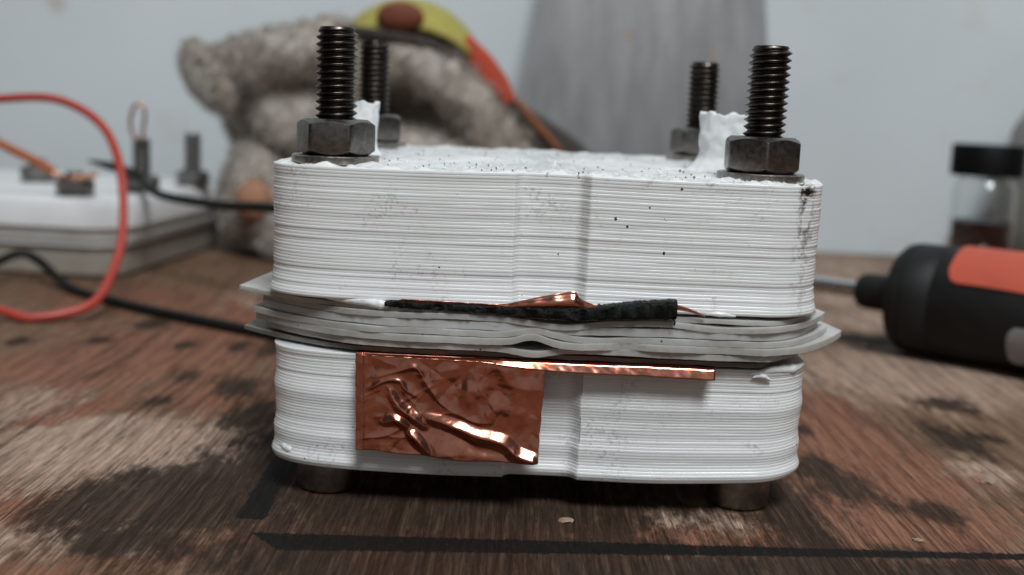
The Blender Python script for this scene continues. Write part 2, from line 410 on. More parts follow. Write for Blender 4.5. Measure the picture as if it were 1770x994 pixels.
def body_contour(recess=1.0):
    """closed plan outline (counter clockwise seen from above), dense along the visible front"""
    P = []
    xl, xr, yf, yb = -35.3, 44.4, 158.6, 233.0
    # front, left corner ellipse then straight then right corner
    for a in np.linspace(math.pi, 1.5 * math.pi, 70)[:-1]:
        cxx, cyy = xl + 17.0, yf + 9.0
        c, s = math.cos(a), math.sin(a)
        P.append((cxx + 17.0 * math.copysign(abs(c) ** 0.80, c), cyy + 9.0 * math.copysign(abs(s) ** 0.80, s)))
    for x in np.linspace(xl + 17.0, xr - 9.0, 190)[:-1]: P.append((x, yf))
    for a in np.linspace(1.5 * math.pi, 2 * math.pi, 50)[:-1]:
        P.append((xr - 9.0 + 9.0 * math.cos(a), yf + 9.0 + 9.0 * math.sin(a)))
    for y in np.linspace(yf + 9.0, yb - 10, 50)[:-1]: P.append((xr, y))
    for a in np.linspace(0, 0.5 * math.pi, 16)[:-1]: P.append((xr - 10 + 10 * math.cos(a), yb - 10 + 10 * math.sin(a)))
    for x in np.linspace(xr - 10, xl + 10, 40)[:-1]: P.append((x, yb))
    for a in np.linspace(0.5 * math.pi, math.pi, 16)[:-1]: P.append((xl + 10 + 10 * math.cos(a), yb - 10 + 10 * math.sin(a)))
    for y in np.linspace(yb - 10, yf + 9.0, 50)[:-1]: P.append((xl, y))
    P = np.array(P)
    # recessed middle strip of the front
    sm = lambda v, a, b: (lambda t: t * t * (3 - 2 * t))(np.clip((v - a) / (b - a), 0, 1))
    strip = sm(P[:, 0], -0.1, 0.9) * (1 - sm(P[:, 0], 8.8, 10.4)) * (P[:, 1] < yf + 1)
    P[:, 1] += recess * strip
    # very slight belly of the two lobes
    lob = np.where(P[:, 1] < yf + 2.5, 1.0, 0.0)
    P[:, 1] -= lob * (0.35 * np.exp(-((P[:, 0] + 9) / 7) ** 2) + 0.35 * np.exp(-((P[:, 0] - 20) / 8) ** 2))
    return P

def contour_normals(P):
    T = np.roll(P, -1, 0) - np.roll(P, 1, 0)
    T /= np.linalg.norm(T, axis=1)[:, None] + 1e-9
    return np.stack([T[:, 1], -T[:, 0]], 1)

def printed_body(name, z0, z1, nlay, flare, mat, seed, warp, recess, deep, wob, groove):
    P = body_contour(recess); N = contour_normals(P); n = len(P)
    rg = np.random.default_rng(seed)
    off = rg.normal(0, 0.012, nlay)
    off = off * wob + 0.035 * np.sin(np.arange(nlay) * 0.9 + seed) * rg.random(nlay) + 0.07 * wob * np.sin(np.arange(nlay) * 0.62 + seed * 1.7) * np.sin(np.arange(nlay) * 0.23 + seed)
    for k, d in deep.items(): off[k] += d * 0.5
    hl = (z1 - z0) / nlay
    ph = rg.random((nlay, 3)) * 6.28
    rings = []
    prof = [(f, p * groove) for f, p in [(0.012, -0.075), (0.07, -0.032), (0.22, -0.004), (0.5, 0.012), (0.78, -0.004), (0.93, -0.032), (0.988, -0.075)]]
    s = np.arange(n) / n
    for i in range(nlay):
        lv = 0.013 * wob * (np.sin(P[:, 0] * 0.17 + ph[i, 0]) + 0.5 * np.sin(P[:, 0] * 0.52 + ph[i, 1]))
        for fz, po in prof:
            z = z0 + (i + fz) * hl
            o = off[i] + po + flare(z) + lv
            Q = P + N * np.asarray(o)[:, None]
            Z = z + warp(P[:, 0], P[:, 1], (z - z0) / (z1 - z0))
            rings.append(np.column_stack([Q, Z]))
    V = np.concatenate(rings); nr = len(rings)
    Fc = grid_faces(n, nr, wrap_u=True)
    C = np.array([CX, CY])
    V = [V]; cnt = n * nr
    def cap(ring, sign, amp, f0):
        nonlocal cnt
        sc = [0.997, 0.99, 0.98, 0.97, 0.955, 0.94, 0.92, 0.90, 0.875, 0.85, 0.82, 0.79, 0.75, 0.7, 0.64, 0.57, 0.49, 0.4, 0.3, 0.18, 0.06]
        prev = ring * n if ring >= 0 else (nr - 1) * n
        src = rings[ring]
        for k, q in enumerate(sc):
            R = src.copy(); R[:, :2] = C + (src[:, :2] - C) * q
            if amp:
                e = min(1, (k + 0.6) / 2.5)
                hz = [max(-0.25, fbm((x * 0.42, y * 0.42, 1.7), 4) * 0.55 + 0.30 * abs(fbm((x * 1.3, y * 1.3, 8.1), 3))) for x, y in R[:, :2]]
                R[:, 2] += np.array(hz) * amp * e + 0.10 * e
            else: R[:, 2] += -sign * 0.0
            V.append(R)
            for i in range(n):
                a, b = prev + i, prev + (i + 1) % n; c, d = cnt + (i + 1) % n, cnt + i
                Fc.append((a, b, c, d) if sign > 0 else (d, c, b, a))
            prev = cnt; cnt += n
        Fc.append(tuple(range(prev, prev + n)) if sign > 0 else tuple(range(prev, prev + n))[::-1])
    return V, Fc, cap, rings

def make_body(name, z0, z1, nlay, flare, mat, seed, warp, recess, deep, wob, crust, groove):
    V, Fc, cap, rings = printed_body(name, z0, z1, nlay, flare, mat, seed, warp, recess, deep, wob, groove)
    cap(-1, +1, crust, 0); cap(0, -1, 0, 0)
    return mesh(name, np.concatenate(V), Fc, mat, cell, True)

def flare_up(z):
    return -0.40 + 0.50 * math.exp(-((z - 30.2) / 0.8) ** 2) + 0.25 * math.exp(-((z - 31.6) / 1.2) ** 2) + 0.30 * (z - 30) / 18 * 0.6
def flare_lo(z):
    return -0.75 + 0.55 * math.exp(-((z - 5.6) / 1.0) ** 2) + 0.12 * math.sin(z * 0.9)
def warp_up(x, y, t): return 0.0 * x + t * (0.25 * np.exp(-((x - 4) / 14) ** 2)) - 0.0
def warp_lo(x, y, t):
    return (1 - t) * (1.1 * np.clip((x - 16) / 26, 0, 1) ** 2 + 0.25 * np.clip((-x - 14) / 20, 0, 1))
upper = make_body('upper_plate', 29.8, 48.2, 40, flare_up, M['upper_plastic'], 3, warp_up, 1.45,
                  {8: -0.16, 9: -0.10, 16: -0.12, 17: -0.14, 21: 0.10, 24: -0.16, 25: -0.2, 26: -0.1, 30: 0.08, 33: -0.1, 4: 0.1, 37: -0.08}, 1.0, 1.0, 0.58)
lower = make_body('lower_plate', 4.75, 22.0, 39, flare_lo, M['lower_plastic'], 5, warp_lo, 1.45,
                  {30: -0.08, 31: 0.06, 33: 0.05, 12: -0.05, 36: -0.1}, 0.5, 0.0, 0.52)

# drips and flash left by the printer
def blob_tube(name, pts, rad, parent, mat, seed=0, ns=14):
    path = catmull(pts, 10); n = len(path)
    base = np.interp(np.linspace(0, 1, n), np.linspace(0, 1, len(rad)), rad)
    r = [base[i] * (1 + 0.12 * fbm((i * 0.37, seed, 2.2))) for i in range(n)]
    V, Fc = tube_vf(path, r, ns)
    V = [tuple(Vector(v) + Vector((fbm((v[0] * 1.5, v[2] * 1.5, seed + 5.0)), fbm((v[0] * 1.7, v[2], seed + 9.0)), fbm((v[0] * 1.9, v[2], seed)))) * 0.05 + Vector((0, 0.45, 0))) for v in V]
    return mesh(name, V, Fc, mat, parent)
blob_tube('plastic_drip', [(-33.6, 164.0, 7.0), (-32.4, 162.4, 7.0), (-31.2, 161.6, 6.7), (-30.2, 161.2, 6.6)], [0.25, 0.6, 0.8, 0.2], lower, M['lower_plastic'], 1)
blob_tube('plastic_flash', [(-28.0, 160.4, 30.0), (-24.0, 159.0, 29.7), (-20.5, 158.2, 29.6), (-18.2, 157.7, 29.4), (-17.0, 157.4, 29.3)], [0.15, 0.45, 0.55, 0.75, 0.25], upper, M['upper_plastic'], 2)
blob_tube('plastic_flash', [(34.0, 158.9, 21.4), (37.5, 159.5, 22.0), (40.5, 161.2, 21.9), (42.8, 163.4, 22.2)], [0.2, 0.55, 0.8, 0.3], lower, M['crust'], 3)
blob_tube('plastic_flash', [(34.5, 158.6, 21.0), (36.0, 158.6, 21.2), (37.2, 158.8, 20.6)], [0.12, 0.4, 0.12], lower, M['crust'], 6)
blob_tube('plastic_flash', [(26.8, 158.0, 29.9), (29.0, 157.9, 30.0), (31.4, 158.0, 29.8)], [0.12, 0.4, 0.15], upper, M['upper_plastic'], 4)

# broken pipe stubs on the upper plate
def stub(cx, cy, z0, h, r, seed, tilt, ragged):
    ns, nz = 56, 34; V = []
    for j in range(nz):
        t = j / (nz - 1)
        for k in range(ns):
            a = 2 * math.pi * k / ns
            fl = r * (1 + 0.75 * math.exp(-t * 6.5) + 0.10 * t)
            nn = fbm((math.cos(a) * 1.3 + seed, math.sin(a) * 1.3, t * 2.2), 3)
            rr = fl * (1 + 0.13 * nn)
            top = h * (1 + ragged * fbm((math.cos(a) * 1.6 + 4 + seed, math.sin(a) * 1.6, 0.5), 3))
            V.append((cx + math.cos(a) * rr + tilt * t * h, cy + math.sin(a) * rr, z0 + top * t))
    top0 = (nz - 1) * ns
    for j in range(1, 9):               # inner bore
        q = 0.74 - 0.02 * j
        for k in range(ns):
            v = V[top0 + k]; a = 2 * math.pi * k / ns
            jr = 0.10 * fbm((math.cos(a) * 3 + seed, math.sin(a) * 3, j * 0.7))
            V.append((cx + tilt * h + (v[0] - cx - tilt * h) * (q + jr), cy + (v[1] - cy) * (q + jr), v[2] - 0.1 - 0.55 * (j - 1)))
    Fc = grid_faces(ns, nz + 8, wrap_u=True)
    Fc.append(tuple(range((nz + 7) * ns, (nz + 8) * ns)))
    return mesh('pipe_stub', V, Fc, M['crust'], upper)
stub(33.2, 187.0, 48.0, 9.6, 3.9, 2.0, 0.03, 0.16)
stub(-26.0, 192.0, 48.0, 8.9, 2.3, 7.0, 0.03, 0.06)

# loose white crumbs on the upper plate, one uncounted scatter
V = []; Fc = []
for _ in range(260):
    x = random.uniform(-30, 40); y = 160 + 60 * random.random() ** 1.6
    if x < -20 and y < 175: continue
    r = random.uniform(0.07, 0.22) * (2.0 if random.random() < 0.08 else 1); z = 48.45 + r * 0.4
    o = len(V); rr = [r * random.uniform(0.7, 1.3) for _ in range(6)]
    V += [(x + rr[0], y, z), (x - rr[1], y, z), (x, y + rr[2], z), (x, y - rr[3], z), (x, y, z + rr[4]), (x, y, z - rr[5])]
    for a, b, c in ((0, 2, 4), (2, 1, 4), (1, 3, 4), (3, 0, 4), (2, 0, 5), (1, 2, 5), (3, 1, 5), (0, 3, 5)): Fc.append((o + a, o + b, o + c))
tag(mesh('salt_crumbs', V, Fc, M['crust'], upper, False), kind='stuff')

V = []; Fc = []
for _ in range(110):
    x = random.uniform(-30, 41); y = 160 + 62 * random.random() ** 1.5
    r = random.uniform(0.04, 0.12) * (1.7 if random.random() < 0.1 else 1); z = 48.62 + 0.25 * random.random()
    o = len(V); V += [(x + r * 1.6, y, z), (x - r, y + r, z), (x - r, y - r, z), (x, y, z + r), (x, y, z - 0.4)]
    for f in ((0, 1, 3), (1, 2, 3), (2, 0, 3), (1, 0, 4), (2, 1, 4), (0, 2, 4)): Fc.append(tuple(o + q for q in f))
tag(mesh('dirt_crumbs', V, Fc, plain('grey_dirt', (0.20, 0.185, 0.165), 0.9, var=0.5, vscale=1.0), upper, False), kind='stuff')

# clamped sheets between the plates
def sheet(name, z0, th, front, left, right, wave, mat, label=None, seed=0, backy=230.0):
    """left/right = (x, y) of the front corner tips"""
    nu, nv = 170, 16
    top, bot = [], []
    us = np.linspace(0, 1, nu)
    for v in np.linspace(0, 1, nv) ** 1.6:
        for u in us:
            yf = front + 0.42 * fbm((u * 13 + seed * 3.7, 1.0, seed), 5) + 0.10 * fbm((u * 160, 2.0, seed), 2)
            xl = left[0] + (left[2] if len(left) > 2 else 0.15) * v * 70; xr = right[0] - 0.12 * v * 70
            x = xl + (xr - xl) * u
            # front edge falls back toward the corner tips
            eL = max(0, (-14 - x) / (-14 - left[0])); eR = max(0, (x - 34) / (right[0] - 34))
            yy = yf + (left[1] - yf) * eL ** 2.0 + (right[1] - yf) * eR ** 2.0
            y = yy + (backy - yy) * v
            w = wave(x) * math.exp(-v * 5) + 0.05 * fbm((x * 0.25, v * 4, seed))
            top.append((x, y, z0 + th + w)); bot.append((x, y, z0 + w + 0.03 * fbm((x, v, seed + 3.0))))
    V = top + bot; n = nu * nv
    Fc = grid_faces(nu, nv) + [tuple(f[::-1]) for f in grid_faces(nu, nv, off=n)]
    for i in range(nu - 1): Fc.append((i + 1, i, n + i, n + i + 1)); q = (nv - 1) * nu; Fc.append((q + i, q + i + 1, n + q + i + 1, n + q + i))
    for j in range(nv - 1): Fc.append((j * nu, (j + 1) * nu, n + (j + 1) * nu, n + j * nu)); e = nu - 1; Fc.append(((j + 1) * nu + e, j * nu + e, n + j * nu + e, n + (j + 1) * nu + e))
    o = sharp(mesh(name, V, Fc, mat, cell), 50)
    if label: o['label'] = label
    return o
ga = lambda x, c, w: math.exp(-((x - c) / w) ** 2)
sheet('gasket_sheet', 28.62, 0.62, 157.9, (-40.9, 170.5, 0.10), (45.6, 170), lambda x: -0.35 * ga(x, 6, 7) + 0.1 * ga(x, 24, 8), M['sheet_grey'], seed=1)
sheet('gasket_sheet', 27.75, 0.80, 157.3, (-36.9, 168.5), (47.6, 172), lambda x: -0.75 * ga(x, 7, 5) - 0.30 * ga(x, 30, 4) + 0.25 * ga(x, 20, 5) + 0.15 * ga(x, -8, 5), M['sheet_grey'], seed=2)
sheet('gasket_sheet', 26.55, 1.12, 157.5, (-37.0, 168.6), (46.2, 171), lambda x: -0.20 * ga(x, 8, 7), M['sheet_white'], 'white sheet in the middle of the stack', seed=3)
sheet('gasket_sheet', 25.55, 0.85, 157.3, (-38.4, 169.0), (48.0, 172), lambda x: 0.75 * ga(x, 3.2, 2.8) - 0.35 * ga(x, 12, 4) + 0.1 * ga(x, -12, 6), M['sheet_grey'], seed=4)
sheet('gasket_sheet', 24.55, 0.95, 157.0, (-38.2, 169.5), (50.9, 174), lambda x: 0.85 * ga(x, 3.2, 2.4) - 0.25 * ga(x, 10, 4), M['sheet_grey'], seed=5)
sheet('gasket_sheet', 23.55, 0.85, 157.4, (-36.5, 168.5), (45.0, 170), lambda x: -0.60 * ga(x, 3.2, 3.0) + 0.2 * ga(x, 14, 5), M['sheet_grey'], seed=6)
sheet('gasket_sheet', 22.50, 0.60, 158.6, (-40.2, 170.8, 0.10), (43.0, 173), lambda x: 0.10 * ga(x, 8, 4) + 0.05 * ga(x, -10, 6), M['sheet_dark'], 'smoky dark sheet at the bottom of the stack', seed=7)

# black felt squeezed out of the upper seam
def felt():
    nx = 190; xs = np.linspace(-17.6, 22.9, nx); sec = 16; V = []
    for i, x in enumerate(xs):
        zt = np.interp(x, [-17.6, -16, -8, 0, 4, 9, 13, 17, 22.9], [29.9, 30.15, 30.1, 30.0, 30.15, 30.3, 30.75, 31.4, 31.9])
        zb = np.interp(x, [-17.6, -14, -4, 2, 8, 14, 22.9], [29.3, 29.05, 28.95, 28.6, 28.45, 28.8, 29.25])
        yf = np.interp(x, [-17.6, 0, 12, 22.9], [157.3, 156.9, 156.3, 156.2])
        for k in range(sec):
            a = math.pi * (k / (sec - 1)) ; c = math.cos(a); s = math.sin(a)
            z = (zt + zb) / 2 + (zt - zb) / 2 * math.copysign(abs(c) ** 0.3, c)
            y = 159.6 - (159.6 - yf) * abs(s) ** 0.35
            f = 0.32 * fbm((x * 0.9, z * 2.6, k * 0.3), 4)
            V.append((x, y - f, z + 0.16 * fbm((x * 2.3, k * 0.8, 4.4), 3)))
    Fc = grid_faces(sec, nx); Fc.append(tuple(range(sec))); Fc.append(tuple(range((nx - 1) * sec, nx * sec))[::-1])
    return recalc(mesh('felt_strip', V, Fc, M['felt'], cell))
fs = felt()
# frayed felt fibres
V = []; Fc = []
for _ in range(420):
    x = random.uniform(-15, 22.7); zt = np.interp(x, [-17, 4, 13, 22.9], [30.0, 30.1, 30.7, 31.8])
    p = Vector((x, 156.6, zt - random.random() * 1.2)); d = Vector((random.uniform(-1, 1), -random.random() * 0.5, random.uniform(-0.2, 0.7))).normalized()
    L = random.uniform(0.2, 0.8); w = 0.035; o = len(V)
    V += [tuple(p + Vector((0, 0, -w))), tuple(p + Vector((0, 0, w))), tuple(p + d * L), tuple(p + Vector((0, -w, 0)))]
    Fc += [(o, o + 1, o + 2), (o + 1, o + 3, o + 2), (o + 3, o, o + 2)]
tag(mesh('felt_fibres', V, Fc, M['felt'], fs, False), kind='stuff')
blob_tube('felt_thread', [(22.4, 156.3, 29.4), (22.7, 156.0, 29.0), (22.6, 156.0, 28.5)], [0.12, 0.10, 0.14], fs, M['felt'], 8, 8)

# copper showing in the upper seam
def upper_copper():
    xs = np.linspace(-16.8, 12.6, 150); nv = 12; V = []
    for x in xs:
        zt = np.interp(x, [-16.8, -15, -8, -2, -0.5, 4, 8.3, 8.9, 9.4, 10.5, 12.6], [30.0, 30.45, 30.35, 30.25, 30.4, 31.6, 32.55, 32.5, 31.6, 31.1, 30.4])
        bul = np.interp(x, [-16, -2, 3, 8.5, 10, 12.6], [0.0, 0.05, 0.7, 1.0, 0.4, 0.0])
        for j in range(nv):
            t = j / (nv - 1)
            z = 29.6 + (zt - 29.6) * t
            y = 157.75 - bul * math.sin(math.pi * min(1, t * 1.15)) * 0.9 - 0.25 * t + 0.07 * fbm((x * 0.6, t * 1.5, 2.0), 2)
            V.append((x, y, z))
    o = mesh('copper_seam', V, grid_faces(nv, len(xs)), M['copper'], cell)
    md = o.modifiers.new('thickness', 'SOLIDIFY'); md.thickness = 0.00006
    return o
upper_copper()
def sliver():
    V = []; n = 20
    for i in range(n):
        t = i / (n - 1); x = 22.6 + 4.4 * t; zc = 31.1 - 1.35 * t - 0.15 * math.sin(math.pi * t) * -1
        w = 0.42 * (1 - t) + 0.05
        V += [(x, 157.2 + 0.5 * t, zc - w), (x, 156.8 + 0.5 * t, zc), (x, 157.1 + 0.5 * t, zc + w * 0.5)]
    o = mesh('copper_sliver', V, grid_faces(3, n), M['copper'], cell)
    md = o.modifiers.new('thickness', 'SOLIDIFY'); md.thickness = 0.00008
sliver()

# lower foil: folded lip along the seam and the crumpled hanging tab
def seg_d(px, py, a, b):
    ax, ay = a; bx, by = b; dx, dy = bx - ax, by - ay
    t = np.clip(((px - ax) * dx + (py - ay) * dy) / (dx * dx + dy * dy + 1e-9), 0, 1)
    return np.hypot(px - ax - t * dx, py - ay - t * dy)
RIDGES = [  # points on the tab in fifty-thirds of a millimetre from its top left, height mm, half width
    ([(610, 600), (720, 625), (850, 665), (980, 715), (1090, 745), (1190, 775), (1290, 845), (1440, 895)], 1.00, 62, 't'),
    ([(320, 385), (385, 495), (480, 570), (595, 660)], 0.78, 48, 't'),
    ([(280, 625), (380, 602), (460, 660)], 0.72, 46, 't'),
    ([(465, 690), (540, 745), (625, 845)], 0.78, 46, 't'),
    ([(160, 385), (300, 325), (400, 330), (450, 395), (530, 450)], 0.42, 34, 'c'),
    ([(190, 305), (380, 262), (520, 245), (600, 360), (700, 490), (790, 555)], 0.40, 36, 'c'),
    ([(180, 140), (380, 230)], 0.20, 36, 'c'),
    ([(110, 745), (280, 725), (420, 660)], 0.22, 34, 'c'),
    ([(1040, 200), (1150, 310), (1240, 410), (1450, 450)], 0.30, 60, 'g'),
    ([(580, 670), (800, 690), (1000, 810), (1200, 850)], -0.34, 60, 'g'),
    ([(620, 290), (870, 265)], 0.18, 45, 'g'),
    ([(870, 430), (990, 420)], 0.24, 75, 'g'),
    ([(1040, 590), (1130, 545), (1220, 560)], 0.20, 45, 'g'),
    ([(640, 600), (800, 560), (950, 620), (1090, 640)], 0.16, 34, 'c'),
    ([(660, 860), (900, 830), (1180, 880)], 0.18, 45, 'g'),
    ([(420, 660), (480, 780), (620, 885)], -0.22, 40, 'g'),
    ([(1080, 300), (1130, 420), (1060, 480)], -0.22, 70, 'g'),
    ([(420, 400), (540, 540), (560, 600)], 0.14, 26, 'c'),
    ([(200, 590), (330, 575), (380, 600)], 0.14, 28, 'c'),
    ([(720, 300), (830, 420), (760, 500)], -0.18, 60, 'g'),
]
def foil_tab():
    nu, nv = 230, 120
    u, v = np.meshgrid(np.linspace(0, 1, nu), np.linspace(0, 1, nv))
    wob = np.array([0.12 * fbm((a * 9, 3.0, 1.0)) for a in np.linspace(0, 1, nv)])[:, None]
    x = -21.5 + (26.7 - 0.55 * v) * u + 0.45 * v * (1 - u) + wob * np.clip((u - 0.9) * 10, -1, 1)
    zt = 22.55 - 0.15 * u; zb = 8.75 - 0.75 * u - 0.5 * np.exp(-((u - 0.62) / 0.3) ** 2) + 0.1 * np.sin(u * 19)
    z = zt + (zb - zt) * v
    X = 75 + 1400 * u - 30 * u * v; Y = (108 + 160 * u) + v * (715 - 80 * u)
    d = np.zeros_like(u)
    for pts, h, w, kind in RIDGES:
        fine = catmull([(a, b, 0) for a, b in pts], 6)[:, :2]; nf = len(fine)
        dist = np.full_like(u, 1e9); tf = np.zeros_like(u); side_ = np.zeros_like(u)
        for k in range(nf - 1):
            a, b = fine[k], fine[k + 1]; dx, dy = b - a
            t = np.clip(((X - a[0]) * dx + (Y - a[1]) * dy) / (dx * dx + dy * dy + 1e-9), 0, 1)
            dk = np.hypot(X - a[0] - t * dx, Y - a[1] - t * dy); near = dk < dist
            dist = np.where(near, dk, dist); tf = np.where(near, (k + t) / (nf - 1), tf)
        end = 1.2 if pts[-1][0] > 1400 else 1.0
        taper = np.clip(np.sin(np.clip(tf / end, 0, 1) * math.pi), 0, 1) ** 0.55
        hk = h * (0.30 + 0.70 * taper) * (1 + 0.08 * np.sin(tf * 9 + w))
        if kind == 't':
            ww = w * (0.62 + 0.25 * taper)
            f = np.clip(1.16 - np.hypot(dist, 0.16 * ww) / ww, 0, 2) ** 1.15 * 0.86
        elif kind == 'g': f = 1.2 * np.exp(-(dist / (w * 0.95)) ** 1.4)
        else: f = 0.9 * np.exp(-dist / w * 1.5)
        d += hk * f
    rgc = np.random.default_rng(21)
    for _ in range(26):
        a0 = np.array([rgc.uniform(120, 1440), rgc.uniform(150, 860)]); an = rgc.uniform(0, math.pi); L = rgc.uniform(80, 330)
        b0 = a0 + L * np.array([math.cos(an), math.sin(an)])
        d += rgc.choice([-1, 1]) * rgc.uniform(0.03, 0.09) * np.exp(-seg_d(X, Y, a0, b0) / rgc.uniform(9, 22))
    nz = np.empty_like(u)
    for j in range(nv):
        for i in range(nu):
            p = (x[j, i], z[j, i])
            nz[j, i] = 0.13 * fbm((p[0] * 0.30, p[1] * 0.30, 3.3), 1) + 0.05 * fbm((p[0] * 0.75, p[1] * 0.75, 6.6), 1)
    def facets(cell, seed):
        rg = np.random.default_rng(seed); n1, n2 = int(27 / cell) + 3, int(15 / cell) + 3
        H = rg.normal(0, 1, (n2, n1)); jx = rg.uniform(-0.35, 0.35, (n2, n1))
        a = (x + 22) / cell + 0.35 * np.sin(z * 0.9 / cell + seed) ; b = (23 - z) / cell + 0.35 * np.sin(x * 0.8 / cell + 2.0 * seed)
        a = np.clip(a, 0, n1 - 1.001); b = np.clip(b, 0, n2 - 1.001)
        i, j = a.astype(int), b.astype(int); fa, fb = a - i, b - j
        flip = (i + j) % 2 == 0
        h00, h10, h01, h11 = H[j, i], H[j, i + 1], H[j + 1, i], H[j + 1, i + 1]
        t1 = np.where(fa > fb, h00 + fa * (h10 - h00) + fb * (h11 - h10), h00 + fb * (h01 - h00) + fa * (h11 - h01))
        t2 = np.where(fa + fb < 1, h00 + fa * (h10 - h00) + fb * (h01 - h00), h11 + (1 - fa) * (h01 - h11) + (1 - fb) * (h10 - h11))
        return np.where(flip, t1, t2)
    nz += 0.105 * facets(3.1, 4) + 0.034 * facets(1.4, 9)
    edge = np.clip(u / 0.05, 0, 1) * np.clip((1.02 - u) / 0.05, 0.25, 1)
    d = (d + nz) * (0.15 + 0.85 * edge) * np.clip(v / 0.10, 0.0, 1)
    hem = 0.18 * (u < 0.042)
    y = 157.75 - 1.0 * v ** 1.2 - d - hem - 0.5 * np.clip(v - 0.8, 0, 1) - 0.8 * np.clip(u - 0.9, 0, 1) * 3 * v
    V = np.stack([x, y, z], -1).reshape(-1, 3)
    o = mesh('foil_tab', V, grid_faces(nu, nv), M['copper'], cell)
    md = o.modifiers.new('thickness', 'SOLIDIFY'); md.thickness = 0.00006
    o['label'] = 'crumpled copper tab folded down over the front'
    return o
foil_tab()
def foil_lip():
    nx = 200; xs = np.linspace(-21.3, 28.9, nx); prof = 12; V = []
    for x in xs:
        hang = np.interp(x, [-21.3, -4, 0, 6, 28.9], [0.10, 0.30, 0.75, 1.25, 1.55])
        dy = np.interp(x, [-21.3, 0, 8, 28.9], [0.15, 0.75, 0.75, 0.65])
        cr = 0.13 * fbm((x * 0.7, 4, 4), 3)
        for j in range(prof):
            t = j / (prof - 1)
            if t < 0.4:
                q = t / 0.4; y = 161.5 - (161.5 - 157.95 + dy) * q; z = 22.42 + 0.02 * q
            else:
                q = (t - 0.4) / 0.6; y = 157.95 - dy - 0.62 * q - cr * q; z = 22.44 - hang * q
            V.append((x, y + 0.03 * fbm((x * 1.4 + z * 2, z, 1)), z + 0.12 * fbm((x * 0.2, 1, 1))))
    o = mesh('foil_lip', V, grid_faces(prof, nx), M['copper'], cell)
    md = o.modifiers.new('thickness', 'SOLIDIFY'); md.thickness = 0.00008
foil_lip()

# bolts, nuts and washers
def thread_vf(cx, cy, z0, z1, r=3.0, pitch=1.0, ns=44, lean=0.0):
    step = pitch / 10; nz = int((z1 - z0) / step) + 1; V = []
    for j in range(nz):
        z = z0 + j * step
        for k in range(ns):
            a = 2 * math.pi * k / ns
            f = ((z / pitch) - a / (2 * math.pi)) % 1.0
            tri = 1 - abs(2 * f - 1)                      # 0 at root, 1 at crest
            rr = r - 0.62 + 0.62 * min(1, max(0, (tri - 0.10) / 0.78))
            top = (z1 - z)
            if top < 0.8: rr = min(rr, r - 0.62 + 0.55 * top)
            nick = 0.04 * mnoise.noise(Vector((a * 3, z * 2, cx)))
            V.append((cx + math.cos(a) * (rr + nick) + lean * (z - z0), cy + math.sin(a) * (rr + nick), z))
    Fc = grid_faces(ns, nz, wrap_u=True)
    o = len(V); V.append((cx + lean * (z1 - z0), cy, z0)); V.append((cx + lean * (z1 - z0), cy, z1 - 0.05))
    for k in range(ns):
        Fc.append((o, (k + 1) % ns, k)); q = (nz - 1) * ns; Fc.append((q + k, q + (k + 1) % ns, o + 1))
    return V, Fc

def nut_vf(cx, cy, z0, h, af, rot, hole):
    ns = 144; R = af / 2
    def hexr(a):
        b = (a - rot) % (math.pi / 3) - math.pi / 6
        r = R / math.cos(b)
        return min(r, R * 1.1547 * 0.985 + 0.0)           # corners slightly worn
    ch = 0.66
    rings = []
    A = [2 * math.pi * k / ns for k in range(ns)]
    zt = lambda r: z0 + h - max(0, r - R * 0.91) * ch
    zb = lambda r: z0 + max(0, r - R * 0.91) * ch
    def ring(fr, fz): rings.append([(cx + fr(a) * math.cos(a), cy + fr(a) * math.sin(a), fz(fr(a))) for a in A])
    ring(lambda a: hole, lambda r: z0)
    ring(lambda a: R * 0.91, lambda r: z0)
    ring(lambda a: hexr(a) * 0.992, lambda r: zb(r))
    ring(lambda a: hexr(a), lambda r: zb(r) + 0.12)
    ring(lambda a: hexr(a), lambda r: zt(r) - 0.12)
    ring(lambda a: hexr(a) * 0.992, lambda r: zt(r))
    ring(lambda a: R * 0.91, lambda r: z0 + h)
    ring(lambda a: hole + 0.5, lambda r: z0 + h)
    ring(lambda a: hole, lambda r: z0 + h - 0.4)
    V = [p for r in rings for p in r]
    return V, grid_faces(ns, len(rings), wrap_u=True)

def make_bolt(cx, cy, ztop, rot, lean=0.0):
    V, Fc = thread_vf(cx, cy, 47.0, ztop, lean=lean)
    b = mesh('bolt', V, Fc, M['thread_steel'], cell)
    # shank and round head under the block, which the block stands on
    V, Fc = lathe_vf([(0, 0), (3.9, 0), (4.35, 0.2), (4.55, 0.6), (4.6, 4.4), (4.4, 5.4), (2.7, 5.45), (2.7, 20)], (cx, cy - 1.0, 0.02), 48)
    sharp(mesh('bolt_head', V, Fc, M['foot_steel'], b), 40)
    V, Fc = nut_vf(cx, cy, 49.45, 5.15, 10.0, rot, 2.7)
    sharp(mesh('nut', V, Fc, M['nut_steel'], b), 25)
    V, Fc = lathe_vf([(3.2, 0), (6.1, 0), (6.25, 0.15), (6.25, 1.0), (6.1, 1.15), (3.2, 1.15)], (cx, cy, 48.32), 72)
    sharp(mesh('washer', V, Fc, M['washer_steel'], b), 40)
    return b
RAD = math.radians
make_bolt(-26.3, 167.3, 67.6, RAD(-90 + 29))
make_bolt(35.2, 167.3, 67.4, RAD(-90 - 4), lean=0.012)
make_bolt(-27.8, 222.0, 68.3, RAD(-90 + 12))
make_bolt(34.8, 222.0, 66.9, RAD(-90 + 16))

